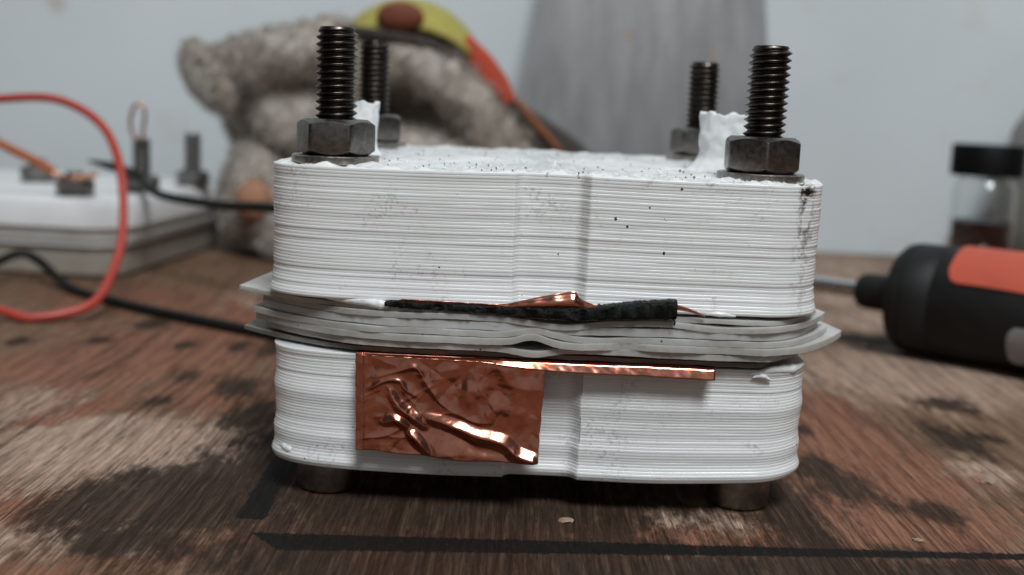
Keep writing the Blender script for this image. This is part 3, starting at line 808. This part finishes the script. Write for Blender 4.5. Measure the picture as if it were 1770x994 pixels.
# ---------------------------------------------------------------- second cell at the left
M['cell2_white'] = plain('white_plastic_smooth', (0.82, 0.83, 0.83), 0.38, var=0.05, vscale=0.1, bump=0.15, bscale=1.5)
M['cell2_shaded'] = plain('shade_grey_plastic', (0.32, 0.285, 0.24), 0.32, var=0.12, vscale=0.1)  # lower plate: its shade is put into the base colour
M['dull_steel'] = steel('dull_bolt_steel', (0.18, 0.175, 0.165), (0.32, 0.31, 0.295), 0.35, 0.55)
cell2 = thing('flat_printed_cell', 'flat white plastic block with nuts and bolts at the left edge, orange wire attached', 'electrochemical cell', (-165, 380, 0))
ROT2 = RAD(-6)
def rrect(x0, x1, y0, y1, r, n=14):
    P = []
    for cx, cy, a0 in ((x1 - r, y1 - r, 0), (x0 + r, y1 - r, 90), (x0 + r, y0 + r, 180), (x1 - r, y0 + r, 270)):
        for k in range(n + 1):
            a = RAD(a0 + 90 * k / n); P.append((cx + r * math.cos(a), cy + r * math.sin(a)))
    return P
def slab2(name, inset, z0, z1, mat, parent, bev=0.6):
    V = []; rings = []
    for ins, z in ((inset + bev, z0), (inset, z0 + bev), (inset, z1 - bev), (inset + 0.29 * bev, z1 - 0.29 * bev), (inset + bev, z1)):
        P = rrect(-230 + ins, -114.5 - ins, 338 + ins, 438 - ins, max(2, 13 - ins))
        for x, y in P:
            c, s = math.cos(ROT2), math.sin(ROT2); dx, dy = x + 117.5, y - 338
            V.append((-119.5 + dx * c - dy * s, 338 + dx * s + dy * c, z))
        rings.append(len(P))
    n = rings[0]; Fc = grid_faces(n, 5, wrap_u=True); Fc.append(tuple(range(n))[::-1]); Fc.append(tuple(range(4 * n, 5 * n)))
    return sharp(mesh(name, V, Fc, mat, parent), 40)
slab2('lower_plate', 3.0, 0.3, 9.6, M['cell2_shaded'], cell2, 1.0)
slab2('gasket_sheet', 1.6, 9.7, 11.3, M['cell2_white'], cell2, 0.2)
slab2('gasket_sheet', 0.8, 11.4, 13.0, M['sheet_grey'], cell2, 0.2)
slab2('upper_plate', 0.0, 13.1, 24.2, M['cell2_white'], cell2, 2.6)
def bolt2(x, y, ztop, rot, znut=24.9):
    V, Fc = thread_vf(x, y, 23.5, ztop, r=3.0); b = mesh('bolt', V, Fc, M['dull_steel'], cell2)
    V, Fc = nut_vf(x, y, znut, 4.6, 10.0, rot, 2.7); sharp(mesh('nut', V, Fc, M['dull_steel'], b), 25)
    V, Fc = lathe_vf([(3, 0), (6.0, 0), (6.0, 0.7), (3, 0.7)], (x, y, 24.15), 40); sharp(mesh('washer', V, Fc, M['washer_steel'], b), 40)
bolt2(-134.2, 350, 31.6, 0.2)
bolt2(-121.0, 372, 41.5, 0.5)
bolt2(-113.5, 404, 42.6, 0.1)
bolt2(-164.0, 395, 32.0, 0.4)

# wires
M['red_wire'] = plain('red_wire_sheath', (0.45, 0.055, 0.035), 0.38, var=0.1)
M['orange_wire'] = plain('orange_wire_sheath', (0.62, 0.17, 0.06), 0.45, var=0.1)
M['black_wire'] = plain('black_wire_sheath', (0.009, 0.009, 0.009), 0.5, var=0.2, Specular_IOR_Level=0.25)
M['copper_wire'] = plain('bare_copper_wire', (0.72, 0.36, 0.22), 0.35, 1.0)
def wire(name, pts, r, mat, label, parent=None, cat='wire'):
    V, Fc = tube_vf(catmull(pts, 10), r, 14)
    if parent is None:
        b = tuple(pts[0]); o = mesh(name, V, Fc, mat, None, True, base=(b[0], b[1], b[2])); tag(o, label, cat)
    else: o = mesh(name, V, Fc, mat, parent)
    return o
wire('red_wire', [(-185, 335, 42), (-166, 333, 49.5), (-147.4, 331, 52.8), (-131, 330, 53.2), (-116, 322, 47.1), (-107, 311, 36), (-102.7, 300, 20.2), (-102.7, 290, 9.4), (-105, 281, 3.6), (-115.9, 275, 1.25), (-124.3, 276, 2.4), (-140, 282, 4.2), (-158, 292, 1.3), (-185, 300, 1.3)],
     1.2, M['red_wire'], 'red insulated wire arching in a big loop in front of the flat block')
ow = wire('orange_wire', [(-185, 338, 56), (-168, 339, 47.5), (-152.2, 341, 39.3), (-143, 345.2, 34.0), (-139.6, 346.5, 31.6)], 1.3, M['orange_wire'],
          'orange wire end running down to the nearest nut of the flat block')
wire('copper_strands', [(-139.8, 346.4, 31.6), (-137.5, 346.3, 30.2), (-134, 346, 29.9), (-130, 347, 30.2), (-126.5, 348, 31.2)], 0.75, M['copper_wire'], None, ow)
wire('copper_wire', [(-121.6, 367.6, 40.6), (-123.0, 367.4, 46), (-121.6, 367.2, 51.3), (-119.5, 367.2, 52.3), (-118.2, 367.2, 49.5), (-118.9, 367.4, 44.0), (-119.6, 367.6, 40.8)], 0.55, M['copper_wire'],
     'small loop of bare copper wire standing on a bolt of the flat block')
bw = wire('black_wire', [(-117.5, 360.5, 29.8), (-112, 350, 27.6), (-102.9, 340, 26.0), (-82.4, 322, 26.0), (-62, 303, 27.4), (-44, 285, 24), (-24, 268, 14), (-4, 262, 3), (20, 268, 1.4)], 1.35, M['black_wire'],
          'black wire running from the clip on the flat block to behind the white bolted block')
def clip():
    V = []
    sec = [(-134.5, 361.5, 34.2, 0.25, 0.5), (-131, 361.3, 33.6, 0.9, 1.2), (-126, 361.2, 32.6, 1.5, 1.9), (-121, 361.0, 31.2, 1.6, 2.1), (-117.5, 360.6, 29.8, 1.4, 1.6)]
    for x, y, z, h, w in sec:
        for k in range(12):
            a = 2 * math.pi * k / 12; V.append((x, y + w * math.cos(a), z + h * math.sin(a)))
    Fc = grid_faces(12, len(sec), wrap_u=True); Fc.append(tuple(range(12))); Fc.append(tuple(range(48, 60)))
    recalc(mesh('crocodile_clip', V, Fc, M['black_wire'], bw))
clip()
wire('black_wire', [(-168, 292, 1.4), (-152, 312, 2.2), (-147.5, 324, 6.5), (-143, 330.5, 8.6), (-137.5, 330, 6.8), (-128.0, 322, 2.6), (-118, 311.5, 1.45), (-94.5, 291.7, 1.4), (-62.6, 270.4, 1.4), (-40, 257, 1.4), (-15, 250, 1.4)], 1.3, M['black_wire'],
     'black wire lying on the table below the red loop')

# ---------------------------------------------------------------- plush toy
def fur_mat(name, a, b):
    t = NT(name); x, y, z = t.sep()
    c = t.ramp(t.noise(0.05, 4, 0.6), [(0.25, a), (0.60, b)])
    fine = t.noise(0.8, 4, 0.7); c = t.mix(t.math('MULTIPLY', fine, 0.35), c, tuple(v * 0.55 for v in a))
    t.set(Base_Color=c, Roughness=0.95, Sheen_Weight=0.25, Sheen_Roughness=0.5, Specular_IOR_Level=0.1)
    t.bump(t.noise(0.7, 5, 0.7), 0.8, 1.2); return t.m
M['fur'] = fur_mat('grey_plush', (0.38, 0.315, 0.255), (0.70, 0.64, 0.57))
M['fur_pale'] = fur_mat('pale_plush', (0.36, 0.32, 0.28), (0.52, 0.48, 0.43))
M['yellow_cloth'] = plain('yellow_cloth', (0.40, 0.345, 0.085), 0.85, var=0.08, vscale=0.2, bump=0.3, bscale=2)
M['red_cloth'] = plain('red_cloth', (0.47, 0.065, 0.03), 0.85, var=0.15, vscale=0.2, bump=0.3, bscale=2)
M['brown_cloth'] = plain('brown_cloth', (0.17, 0.045, 0.022), 0.8, var=0.2, vscale=0.3)
M['brim_and_reflection'] = plain('dark_brim_and_reflection', (0.05, 0.04, 0.034), 0.9, var=0.25, vscale=0.15)  # cap brim, and the dark of the toy's reflection as a colour
toy = thing('plush_toy', 'grey-brown plush toy with round ear and yellow and red cap slumped behind the white block', 'soft toy', (-50, 415, 0))
def balls_mesh(balls, voxel):
    bm = bmesh.new()
    for c, r, rot in balls:
        mat = Matrix.Translation(Vector(c) * S) @ Matrix.Rotation(RAD(rot), 4, 'Y') @ Matrix.Diagonal((r[0] * S, r[1] * S, r[2] * S, 1))
        bmesh.ops.create_icosphere(bm, subdivisions=3, radius=1, matrix=mat)
    me = bpy.data.meshes.new('tmp'); bm.to_mesh(me); bm.free()
    o = bpy.data.objects.new('tmp', me); COL.objects.link(o)
    md = o.modifiers.new('r', 'REMESH'); md.mode = 'VOXEL'; md.voxel_size = voxel * S
    ms = o.modifiers.new('s', 'SMOOTH'); ms.iterations = 6; ms.factor = 0.5
    dg = bpy.context.evaluated_depsgraph_get(); ev = o.evaluated_get(dg); em = ev.to_mesh()
    V = [tuple(v.co / S) for v in em.vertices]; Fc = [tuple(p.vertices) for p in em.polygons]; N = [tuple(v.normal) for v in em.vertices]
    ev.to_mesh_clear(); bpy.data.objects.remove(o); bpy.data.meshes.remove(me)
    return V, Fc, N
def furry(name, balls, voxel, mat, parent, nblade, blade, lump=1.4):
    V, Fc, N = balls_mesh(balls, voxel)
    V2 = [tuple(Vector(v) + Vector(nn) * lump * fbm((v[0] * 0.11, v[1] * 0.11, v[2] * 0.11), 3)) for v, nn in zip(V, N)]
    o = mesh(name, V2, Fc, mat, parent)
    BV = []; BF = []
    for _ in range(nblade):
        i = random.randrange(len(V2)); v = Vector(V2[i]); nn = Vector(N[i])
        if nn.y > 0.55: continue
        d = (nn + Vector((random.uniform(-1, 1), random.uniform(-1, 1), random.uniform(-1.1, 0.5))) * 0.75).normalized()
        s = d.cross(Vector((random.random(), random.random(), random.random()))).normalized() * random.uniform(0.16, 0.32)
        p = v - nn * 0.3 + Vector((random.uniform(-.7, .7), random.uniform(-.7, .7), random.uniform(-.7, .7))); L = blade * random.uniform(0.6, 1.3)
        k = len(BV); BV += [tuple(p - s), tuple(p + s), tuple(p + d * L)]; BF.append((k, k + 1, k + 2))
    tag(mesh('fur', BV, BF, mat, o, False), kind='stuff')
    return o
def capsule(pts, r, n=7, flat=1.0):
    P = catmull(pts, n); k = len(P)
    rr = np.interp(np.linspace(0, 1, k), np.linspace(0, 1, len(r)), r)
    return [(tuple(p), (q, q * flat, q), 0) for p, q in zip(P, rr)]
body_balls = [
    ((-45, 444, 34), (56, 20, 40), 0),          # torso, set back behind the folds
    ((-93, 420, 20), (13, 15, 24), 0),
    ((-88, 430, 50), (20, 16, 20), 0),
    ((-78, 410, 50), (16, 11, 13), 20),         # cheek fold
    ((-92, 408, 22), (12, 11, 17), 8),
    ((-45, 424, 70), (24, 16, 14), 0),
    ((-36, 402, 34), (28, 12, 13), 0),          # belly in front
    ((-62, 402, 40), (10, 9, 17), -12),
    ((-78, 398, 12), (12, 11, 11), 0),
]
body_balls += capsule([(-103, 408, 67), (-94, 405, 68), (-80, 401, 71), (-64, 402, 74.5), (-52, 407, 73)], [7, 8.5, 9, 8.5, 7])
body_balls += capsule([(-56, 404, 58), (-50, 401, 68), (-40, 399, 71), (-28, 398, 67), (-18, 399, 58), (-9, 401, 48), (-2, 403, 38)], [5, 7, 7.5, 7.5, 8, 8, 8])
furry('body', body_balls, 1.5, M['fur'], toy, 42000, 3.8)
furry('ear', [((-107, 399, 62), (7.0, 4.5, 14.0), -32)], 1.0, M['fur'], toy, 2200, 2.6, 0.5)
furry('inner_ear', [((-108.6, 395.6, 60.5), (3.8, 2.4, 9.8), -32)], 0.8, M['fur_pale'], toy, 700, 1.6, 0.3)
V, Fc, N = balls_mesh([((-89, 391, 21), (6.5, 6, 7.5), 0)], 0.8); mesh('nose', V, Fc, plain('tan_cloth', (0.38, 0.19, 0.115), 0.8), toy)
# cap
def cap_part(name, cx, cy, cz, rx, ry, rz, a0, a1, b0, b1, mat, parent):
    V = []; nu, nv = 40, 24
    for j in range(nv):
        b = RAD(b0 + (b1 - b0) * j / (nv - 1))
        for i in range(nu):
            a = RAD(a0 + (a1 - a0) * i / (nu - 1))
            V.append((cx + rx * math.cos(a) , cy - ry * math.sin(b) * abs(math.sin(a)) ** 0.7, cz + rz * math.sin(a) * math.cos(b)))
    o = recalc(mesh(name, V, grid_faces(nu, nv), mat, parent))
    md = o.modifiers.new('thickness', 'SOLIDIFY'); md.thickness = 0.0012
    return o
cap = cap_part('cap', -40, 413, 60, 29, 27, 32.0, 38, 140, -60, 48, M['yellow_cloth'], toy)
V, Fc, N = balls_mesh([((-41, 393.5, 84.3), (8.2, 4.0, 5.2), 0)], 0.7); mesh('button', V, Fc, M['brown_cloth'], cap)
def strap(name, pts, w, th, mat, parent):
    path = catmull(pts, 10); V = []
    n = len(path)
    for i in range(n):
        t = Vector(path[min(i + 1, n - 1)] - path[max(i - 1, 0)]).normalized(); yv = Vector((0, 1, 0)); nn = t.cross(yv).normalized()
        ww = np.interp(i / (n - 1), np.linspace(0, 1, len(w)), w)
        for k in range(12):
            a = 2 * math.pi * k / 12
            V.append(tuple(Vector(path[i]) + nn * ww * math.cos(a) + yv * th * math.sin(a)))
    Fc = grid_faces(12, n, wrap_u=True); Fc.append(tuple(range(12))); Fc.append(tuple(range((n - 1) * 12, n * 12)))
    return recalc(mesh(name, V, Fc, mat, parent))
strap('cap_brim', [(-64, 398, 80), (-52, 394, 79), (-40, 392.5, 77.5), (-29, 394, 75), (-18, 398, 69)], [1.0, 1.6, 1.7, 1.5, 1.0], 1.2, M['brim_and_reflection'], cap)
strap('cap_strap', [(-20, 401, 78), (-14, 401, 71), (-8.5, 401, 63.5), (-4, 402, 57)], [2.6, 4.2, 4.6, 3.2], 1.6, M['red_cloth'], cap)
strap('reflection_shape', [(-5, 406, 56), (1, 408, 49), (8, 409, 42), (16, 410, 34), (20, 411, 28)], [4.0, 7.5, 10, 12, 12], 6.0, M['brim_and_reflection'], toy)  # shape added for the toy's dark reflection in the metal sheet
strap('reflection_edge', [(-1, 403, 58), (4.5, 403, 52), (11, 403, 45.5), (18, 404, 38)], [1.3, 1.4, 1.2, 0.8], 1.5, plain('rust_reflection_edge', (0.26, 0.09, 0.04), 0.85), toy)  # rust-coloured edge of the added reflection shape

# ---------------------------------------------------------------- metal sheet leaning on the wall
def brushed():
    t = NT('brushed_sheet_metal')
    st = t.noise(1.0, 4, 0.6, co=t.scaled(0.16, 0.16, 0.003)); st2 = t.noise(1.0, 4, 0.6, co=t.scaled(1.8, 1.8, 0.01))
    c = t.ramp(st, [(0.3, (0.12, 0.12, 0.12)), (0.7, (0.185, 0.185, 0.185))])
    v = t.voro(0.035); sel = t.math('GREATER_THAN', t.sep(v.outputs['Color'])[0], 0.55)
    sp = t.math('MULTIPLY', sel, t.math('SUBTRACT', 1.0, t.smooth(v.outputs['Distance'], 0.03, 0.11)))
    c = t.mix(t.math('MULTIPLY', sp, 0.65), c, (0.20, 0.12, 0.07))
    t.set(Base_Color=c, Metallic=0.45, Roughness=t.ramp(st2, [(0.3, 0.42), (0.7, 0.55)])); return t.m
M['sheet_metal'] = brushed()
V = []
zz = np.linspace(0.3, 170, 24)
def sheet_pt(u, z, back):
    lean = 446 + 36 * z / 170
    xl = -9.4 + 0.154 * z; xr = 103.0 - 0.075 * z
    return (xl + (xr - xl) * u, lean + back + 0.5 * math.sin(u * 7) * 0.5, z)
nu = 24
for back in (0, 1.6):
    for z in zz:
        for u in np.linspace(0, 1, nu): V.append(sheet_pt(u, z, back))
n = nu * len(zz); Fc = grid_faces(nu, len(zz)) + [f[::-1] for f in grid_faces(nu, len(zz), off=n)]
for i in range(nu - 1):
    q = (len(zz) - 1) * nu; Fc += [(i + 1, i, n + i, n + i + 1), (q + i, q + i + 1, n + q + i + 1, n + q + i)]
for j in range(len(zz) - 1):
    e = nu - 1; Fc += [(j * nu, (j + 1) * nu, n + (j + 1) * nu, n + j * nu), ((j + 1) * nu + e, j * nu + e, n + j * nu + e, n + (j + 1) * nu + e)]
o = sharp(mesh('metal_sheet', V, Fc, M['sheet_metal'], None, True, base=(47, 446, 0)), 40)
tag(o, 'tapering grey metal sheet leaning against the wall behind the white block', 'metal sheet')

# ---------------------------------------------------------------- vial
M['cap_black'] = plain('black_cap_plastic', (0.004, 0.004, 0.0045), 0.5, var=0.2, Specular_IOR_Level=0.15)
tg = NT('vial_glass'); tg.set(Base_Color=(0.96, 0.98, 0.98), Roughness=0.03, Transmission_Weight=1.0, IOR=1.47); M['glass'] = tg.m
tl = NT('dark_red_liquid'); tl.set(Base_Color=(0.035, 0.003, 0.002), Roughness=0.05, Transmission_Weight=0.25, IOR=1.34, Specular_IOR_Level=0.4); M['liquid'] = tl.m
VX, VY = 160.5, 396.0
vial = thing('glass_vial', 'small glass vial with black cap holding dark red liquid', 'vial', (VX, VY, 0))
V, Fc = lathe_vf([(0, 0.2), (10.2, 0.2), (11.0, 1.0), (11.0, 35.0), (10.4, 37.0), (9.0, 38.5), (9.0, 46), (8.0, 46), (8.0, 38.3), (9.3, 36.6), (9.9, 34.8), (9.9, 2.0), (9.3, 1.5), (0, 1.5)], (VX, VY, 0), 56)
mesh('bottle', V, Fc, M['glass'], vial)
V, Fc = lathe_vf([(0, 1.55), (9.25, 1.55), (9.85, 2.1), (9.85, 24.2), (9.6, 24.0), (0, 24.0)], (VX, VY, 0), 56)
mesh('liquid', V, Fc, M['liquid'], vial)
ns = 96; V = []
for r, z in ((9.2, 39.6), (11.4, 39.6), (11.7, 40.0), (11.7, 49.4), (11.3, 50.2), (0.01, 50.3)):
    for k in range(ns):
        a = 2 * math.pi * k / ns; rr = r + (0.15 if k % 2 and 11.5 < r else 0); V.append((VX + rr * math.cos(a), VY + rr * math.sin(a), z))
sharp(mesh('screw_cap', V, grid_faces(ns, 6, wrap_u=True), M['cap_black'], vial), 40)

# grey container at the right edge
M['grey_jar'] = plain('grey_plastic', (0.30, 0.29, 0.265), 0.55, var=0.08, vscale=0.05)
jar = thing('grey_container', 'rounded grey container cut off by the right edge behind the vial', 'container', (223, 440, 0))
V, Fc = lathe_vf([(0, 0.2), (31, 0.2), (34, 3), (35.5, 20), (35.5, 45), (33.5, 56), (29, 64), (22, 70), (17, 73), (17, 80)], (223, 440, 0), 72)
mesh('jar_body', V, Fc, M['grey_jar'], jar)
V, Fc = lathe_vf([(0, 74), (18.5, 74), (19, 75), (19, 86), (18, 87), (0, 87)], (223, 440, 0), 48)
sharp(mesh('lid', V, Fc, M['grey_jar'], jar), 40)

# ---------------------------------------------------------------- screwdriver
M['tool_black'] = plain('black_tool_plastic', (0.012, 0.0115, 0.0115), 0.55, var=0.25, vscale=0.2, bump=0.2, bscale=1.5, Specular_IOR_Level=0.25)
M['tool_orange'] = plain('orange_grip_rubber', (0.52, 0.085, 0.045), 0.55, var=0.06, vscale=0.2)
M['tool_steel'] = steel('bit_steel', (0.55, 0.55, 0.55), (0.72, 0.72, 0.72), 0.2, 0.35)
M['tool_grey'] = plain('grey_switch', (0.26, 0.26, 0.265), 0.35, var=0.08)
AX = Vector((0.76, -0.65, 0.0)).normalized(); P0 = Vector((97.5, 286.5, 13.9))       # front face of the housing
tool = thing('electric_screwdriver', 'black cylindrical screwdriver with orange grip lying on the table at the right', 'screwdriver', (P0.x, P0.y, 0))
V, Fc = lathe_vf([(0, 0), (9.0, 0), (11.8, 0.7), (13.2, 2.2), (13.7, 4.0), (13.3, 4.3), (13.3, 4.9), (13.75, 5.2), (13.8, 11.5), (13.45, 11.8), (13.45, 12.3), (13.8, 12.6), (13.8, 30), (13.8, 75), (13.0, 78), (0, 78)], tuple(P0), 72, tuple(AX))
housing = sharp(mesh('housing', V, Fc, M['tool_black'], tool), 50)
V, Fc = lathe_vf([(0, -10.6), (3.4, -10.6), (4.2, -9.8), (4.6, -8), (4.7, -2), (5.4, 0.2)], tuple(P0), 40, tuple(AX))
mesh('collar', V, Fc, M['tool_black'], tool)
V, Fc = lathe_vf([(0, -30), (1.9, -30), (2.1, -29.4), (2.1, -9)], tuple(P0), 24, tuple(AX)); 
sharp(mesh('bit', V, Fc, M['tool_steel'], tool), 40)
side = AX.cross(Vector((0, 0, 1))).normalized()       # points toward the camera side
if side.y > 0: side = -side
def shell_patch(s0, s1, a0f, a1f, r_in, r_out, mat, name, parent, corner=3.0):
    nu, nv = 60, 26; V = []
    for r in (r_out, r_in):
        for i in range(nu):
            s = s0 + (s1 - s0) * i / (nu - 1)
            e = min(1, (s - s0) / corner); rnd = (1 - math.sqrt(max(0, 1 - (1 - e) ** 2)))
            A0, A1 = a0f(s), a1f(s); A0 += rnd * 13; A1 -= rnd * 13
            for j in range(nv):
                a = RAD(A0 + (A1 - A0) * j / (nv - 1))
                V.append(tuple(P0 + AX * s + (side * math.cos(a) + Vector((0, 0, 1)) * math.sin(a)) * r))
    n = nu * nv; Fc = grid_faces(nv, nu) + [f[::-1] for f in grid_faces(nv, nu, off=n)]
    for i in range(nv - 1):
        q = (nu - 1) * nv; Fc += [(i + 1, i, n + i, n + i + 1), (q + i, q + i + 1, n + q + i + 1, n + q + i)]
    for j in range(nu - 1):
        e = nv - 1; Fc += [(j * nv, (j + 1) * nv, n + (j + 1) * nv, n + j * nv), ((j + 1) * nv + e, j * nv + e, n + j * nv + e, n + (j + 1) * nv + e)]
    return sharp(recalc(mesh(name, V, Fc, mat, parent)), 50)
shell_patch(15.5, 72, lambda s: 26 + 2.5 * math.sin(s * 0.08), lambda s: 128, 13.0, 14.35, M['tool_orange'], 'grip_panel', housing)
shell_patch(31, 46, lambda s: -44, lambda s: -6, 13.0, 14.6, M['tool_grey'], 'switch', housing, 2.0)

# ---------------------------------------------------------------- crumbs of wood on the board
M['chip'] = plain('pale_wood_chip', (0.30, 0.21, 0.145), 0.85, var=0.2, vscale=1.5, bump=0.5)
def chip(x, y, r, seed, label):
    bm = bmesh.new(); bmesh.ops.create_icosphere(bm, subdivisions=2, radius=1)
    V = []; Fc = []
    for v in bm.verts:
        k = 1 + 0.45 * fbm(tuple(v.co * 1.4 + Vector((seed, 0, 0))), 3)
        V.append((x + v.co.x * r * 1.5 * k, y + v.co.y * r * 0.9 * k, max(0.05, 0.30 * r + v.co.z * r * 0.42 * k)))
    for f in bm.faces: Fc.append([v.index for v in f.verts])
    bm.free()
    tag(mesh('wood_chip', V, Fc, M['chip'], None, False, base=(x, y, 0)), label, 'wood chip')
chip(8.9, 155.0, 0.75, 1.0, 'pale wood chip on the dark board just in front of the white block')
chip(58.0, 153.2, 0.55, 3.0, 'tiny pale chip beside the right end of the marker line')
chip(78.8, 180.5, 0.8, 5.0, 'pale flake on the reddish board right of the white block')
